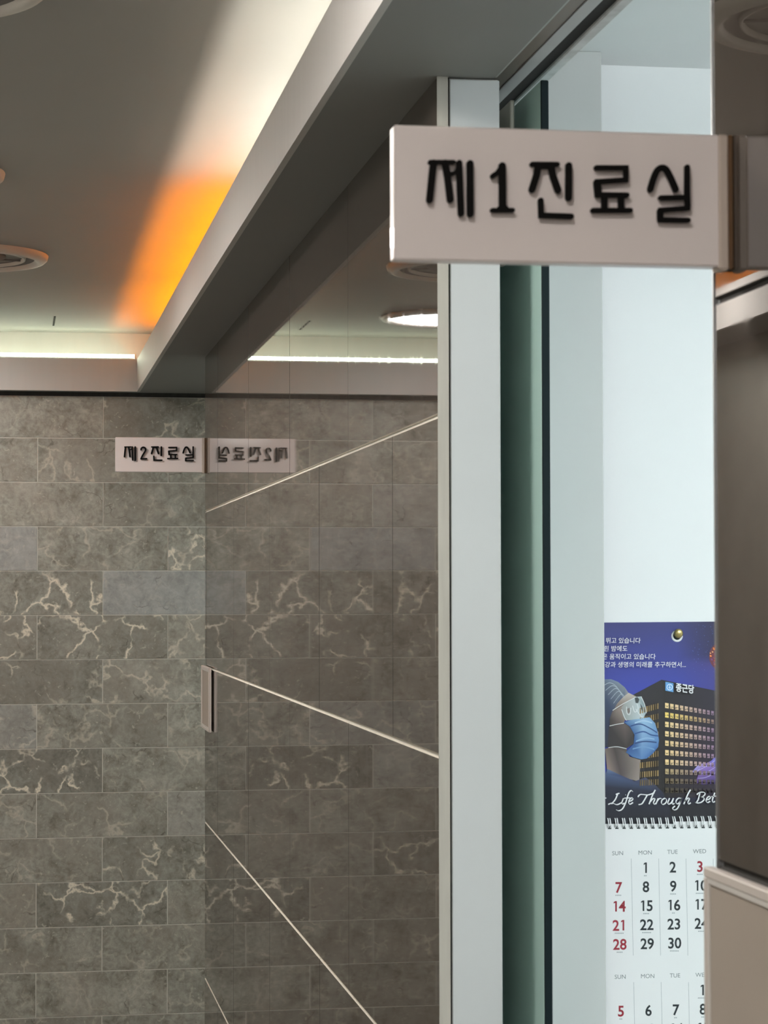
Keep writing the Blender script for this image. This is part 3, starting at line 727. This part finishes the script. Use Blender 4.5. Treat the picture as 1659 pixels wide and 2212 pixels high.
# slogan in slanted pen lettering
PEN = [[(118, 1728), (136, 1722), (160, 1722)], [(60, 1752), (92, 1748), (104, 1726), (88, 1720), (64, 1740), (58, 1768), (72, 1780), (100, 1768)],
 [(246, 1690), (262, 1681), (280, 1678)], [(264, 1680), (240, 1735), (206, 1776)], [(176, 1780), (212, 1768), (256, 1782), (296, 1764)],
 [(316, 1722), (300, 1764), (308, 1778), (324, 1766)], [(332, 1690), (338, 1694)],
 [(402, 1664), (384, 1652), (362, 1678), (336, 1760), (306, 1820), (272, 1838), (248, 1828)], [(322, 1722), (378, 1720)],
 [(362, 1752), (386, 1746), (402, 1728), (390, 1719), (370, 1736), (362, 1764), (374, 1778), (402, 1762)],
 [(446, 1712), (470, 1688), (540, 1692), (598, 1672)], [(534, 1690), (504, 1742), (482, 1774), (452, 1782)],
 [(606, 1646), (582, 1690), (548, 1778)], [(556, 1758), (586, 1726), (602, 1730), (588, 1764), (596, 1778), (612, 1768)],
 [(632, 1724), (610, 1778)], [(617, 1756), (642, 1726), (662, 1726)],
 [(694, 1722), (668, 1738), (661, 1766), (676, 1780), (702, 1764), (708, 1736), (694, 1722)],
 [(736, 1722), (720, 1764), (728, 1778), (752, 1762), (772, 1722)], [(772, 1722), (758, 1766), (766, 1778), (780, 1768)],
 [(842, 1724), (818, 1722), (797, 1744), (796, 1768), (812, 1774), (834, 1752), (846, 1720)], [(846, 1722), (824, 1786), (802, 1822), (776, 1830), (764, 1814), (786, 1794)],
 [(928, 1644), (902, 1690), (866, 1778)], [(875, 1754), (904, 1722), (918, 1727), (904, 1762), (912, 1776), (930, 1764)],
 [(1016, 1670), (998, 1738), (974, 1766)], [(986, 1690), (1012, 1670), (1052, 1668), (1062, 1686), (1040, 1708), (1008, 1712)], [(1012, 1712), (1048, 1716), (1052, 1738), (1022, 1762), (986, 1766), (976, 1756)],
 [(1074, 1738), (1098, 1732), (1114, 1714), (1100, 1705), (1080, 1722), (1072, 1748), (1086, 1763), (1110, 1750)],
 [(1152, 1672), (1130, 1738), (1136, 1760), (1154, 1750)], [(1120, 1708), (1168, 1702)], [(1200, 1668), (1178, 1734), (1184, 1756), (1202, 1746)], [(1168, 1704), (1216, 1698)]]
P = []
for s in PEN:
    a = sm(s, 6)
    hw = [1.7+4.4*abs(math.sin(math.atan2(q[1]-p[1], q[0]-p[0])-0.7)) if (q[0]-p[0]) or (q[1]-p[1]) else 4 for p, q in zip(a, a[1:])]; hw.append(hw[-1])
    nib = (math.cos(-0.75), math.sin(-0.75))
    for k, (p, q) in enumerate(zip(a, a[1:])):
        d = Vector((q[0]-p[0], q[1]-p[1]));
        if d.length < 1e-6: continue
        d.normalize(); n0, n1 = hw[k], hw[k+1]
        P.append([(p[0]-d.y*n0, p[1]+d.x*n0), (q[0]-d.y*n1, q[1]+d.x*n1), (q[0]+d.y*n1, q[1]-d.x*n1), (p[0]+d.y*n0, p[1]-d.x*n0)])
layer('slogan_print', P, None, 'ink_white')

# type set with the built-in font, turned into flat meshes
_tc = {}
def type_polys(text, x, y, height, align='CENTER', bold=0.0, sx=1.0, shear=0.0, tilt=0.0):
    k = height/0.70
    if (text, align, bold, shear) not in _tc: _tc[(text, align, bold, shear)] = set_type(text, align, bold, shear)
    return [[(x+a*k*sx, y-b*k+height/2+tilt*a*k*sx) for a, b in q] for q in _tc[(text, align, bold, shear)]]
def set_type(text, align, bold, shear):
    cu = bpy.data.curves.new('type', 'FONT'); cu.body = text; cu.align_x = align; cu.size = 1.0; cu.offset = bold; cu.shear = shear
    cu.resolution_u = 3
    to = bpy.data.objects.new('type', cu); COL.objects.link(to)
    dg = bpy.context.evaluated_depsgraph_get(); me = bpy.data.meshes.new_from_object(to.evaluated_get(dg))
    out = [[(me.vertices[i].co.x, me.vertices[i].co.y) for i in p.vertices] for p in me.polygons]
    bpy.data.objects.remove(to); bpy.data.meshes.remove(me); bpy.data.curves.remove(cu)
    return out
P = []
for txt, xe, y in (('심장은 뛰고 있습니다', 470, 270), ('는 흰 밤에도', 350, 344), ('연구실은 움직이고 있습니다', 606, 418), ('의 건강과 생명의 미래를 추구하면서...', 886, 492)):
    P += type_polys(txt, xe, y, 40, 'RIGHT', 0.004, 0.97, 0.06)
layer('verse_print', P, None, 'ink_white')
layer('tower_sign_print', type_polys('종근당', 876, 712, 60, 'CENTER', 0.025, 0.72, 0, 0.13), None, 'ink_white')
# binding
for i in range(33):
    x = -276+66*i
    if x > XB-30: break
    yb = 1962+slope(x)
    # wire loop pair in front of the sheet edge
    mb = MB()
    for dx in (-9, 9):
        a = [(0, -0.0052, 60), (2, -0.0085, 40), (4, -0.0105, 10), (6, -0.0112, -12), (7, -0.009, -32), (7, -0.0066, -40)]
        for p, q in zip(a, a[1:]):
            p0 = cp(x+dx+p[0]-3, yb-p[2]+0); q0 = cp(x+dx+q[0]-3, yb-q[2]+0); r = 0.0009
            mb.add([(p0[0]-r, p[1], p0[1]), (p0[0]+r, p[1], p0[1]), (q0[0]+r, q[1], q0[1]), (q0[0]-r, q[1], q0[1]),
                    (p0[0]-r, p[1]+r, p0[1]), (p0[0]+r, p[1]+r, p0[1]), (q0[0]+r, q[1]+r, q0[1]), (q0[0]-r, q[1]+r, q0[1])],
                   [(0, 1, 2, 3), (7, 6, 5, 4), (0, 4, 5, 1), (3, 2, 6, 7), (1, 5, 6, 2), (0, 3, 7, 4)])
    mb.build('binding_loop', 'wire_white', cal)
P = []
for i in range(33):
    x = -270+66*i
    if x > XB-30: break
    yb = 1998+slope(x); P.append([(x-15, yb-14), (x+15, yb-14), (x+15, yb+14), (x-15, yb+14)])
flat('binding_holes', P, 'hole_dark', -0.00655, back)['kind'] = 'stuff'
flat('binding_holes', [[(a, b-78) for a, b in q] for q in P], 'hole_dark', -0.0050, pic)['kind'] = 'stuff'
# months
pale = []
def numeral(txt, x, y, h):
    # dates are set digit by digit; the figure one has a slanted flag
    out = []; k = h/0.70*0.92; ky = h/0.70
    for i, ch in enumerate(txt):
        xc = x+(i-(len(txt)-1)/2)*0.50*k
        if ch == '1':
            for q in ([(-0.02, 0), (0.10, 0), (0.10, 0.70), (-0.02, 0.70)], [(-0.13, 0.53), (-0.02, 0.60), (-0.02, 0.70), (-0.03, 0.70), (-0.13, 0.63)]):
                out.append([(xc+a*k, y-b*ky+h/2-0.02*(xc-x)) for a, b in q])
        else: out += [[(a, b-0.02*(xc-x)) for a, b in q] for q in type_polys(ch, xc, y, h, 'CENTER', 0.02, 0.92)]
    return out
def month(y0, x0, first, ndays, yh, reds=()):
    names = ('SUN', 'MON', 'TUE', 'WED', 'THU', 'FRI', 'SAT')
    for c in range(7):
        flat('weekday_name', type_polys(names[c], x0+c*250.5, yh-6*c, 38, 'CENTER', 0.0, 1.0, 0, -0.02), 'ink_grey', -0.0066, back)
    for d in range(1, ndays+1):
        r, c = divmod(first+d-1, 7)
        x = x0+3+c*250.5+r*4; y = y0+r*174-c*6
        flat('date_numeral', numeral(str(d), x, y, 96), 'ink_red' if (c == 0 or d in reds) else 'ink_black', -0.0066, back)
        if (d*7+first) % 3 != 0:
            n = random.choice((2, 4, 6)); h = 5
            for k in range(n):
                xx = x-n*7+k*14; pale.append([(xx, y+68), (xx+10, y+68), (xx+10, y+68+2*h), (xx, y+68+2*h)])
    for c in range(1, 7):
        xl = x0+c*251-128; a, b = (xl, yh+50), (xl+18, yh+940)
        flat('column_line', [[(a[0]-1.6, a[1]), (a[0]+1.6, a[1]), (b[0]+1.6, b[1]), (b[0]-1.6, b[1])]], 'ink_pale', -0.0066, back)
Q = 1834
month(Q+535, 266, 1, 30, Q+395, (3,))
month(Q+1668, 289, 3, 31, Q+1528, (17,))
flat('note_print', pale, 'ink_pale', -0.0066, back)['kind'] = 'stuff'
# eyelet and hanging pin
hx, hz = cp(812, 228)
MB().lathe([(0.0068, 0), (0.0074, 0.0008), (0.0098, 0.0010), (0.0108, 0.0)], 32).build('eyelet', 'wire_white', cal, True, loc=(hx, -0.0046, hz), rot=(math.radians(90), 0, 0))
MB().lathe([(0.0001, 0.0002), (0.0072, 0.0)], 32).build('eyelet_hole', 'hole_dark', cal, loc=(hx, -0.0049, hz), rot=(math.radians(90), 0, 0))
pn = MB().lathe([(0.0001, 0.010), (0.005, 0.0098), (0.0078, 0.008), (0.0085, 0.006), (0.006, 0.005), (0.0012, 0.005), (0.0012, -0.004)], 28).build('hanging_pin', 'brass', None, True,
     loc=(OX+hx+0.0012, Y_C-0.004, OZ+hz+0.0048+H), rot=(math.radians(90), 0, 0))
tag(pn, 'round brass pin holding up the calendar', 'pin')
bpy.context.view_layer.update()
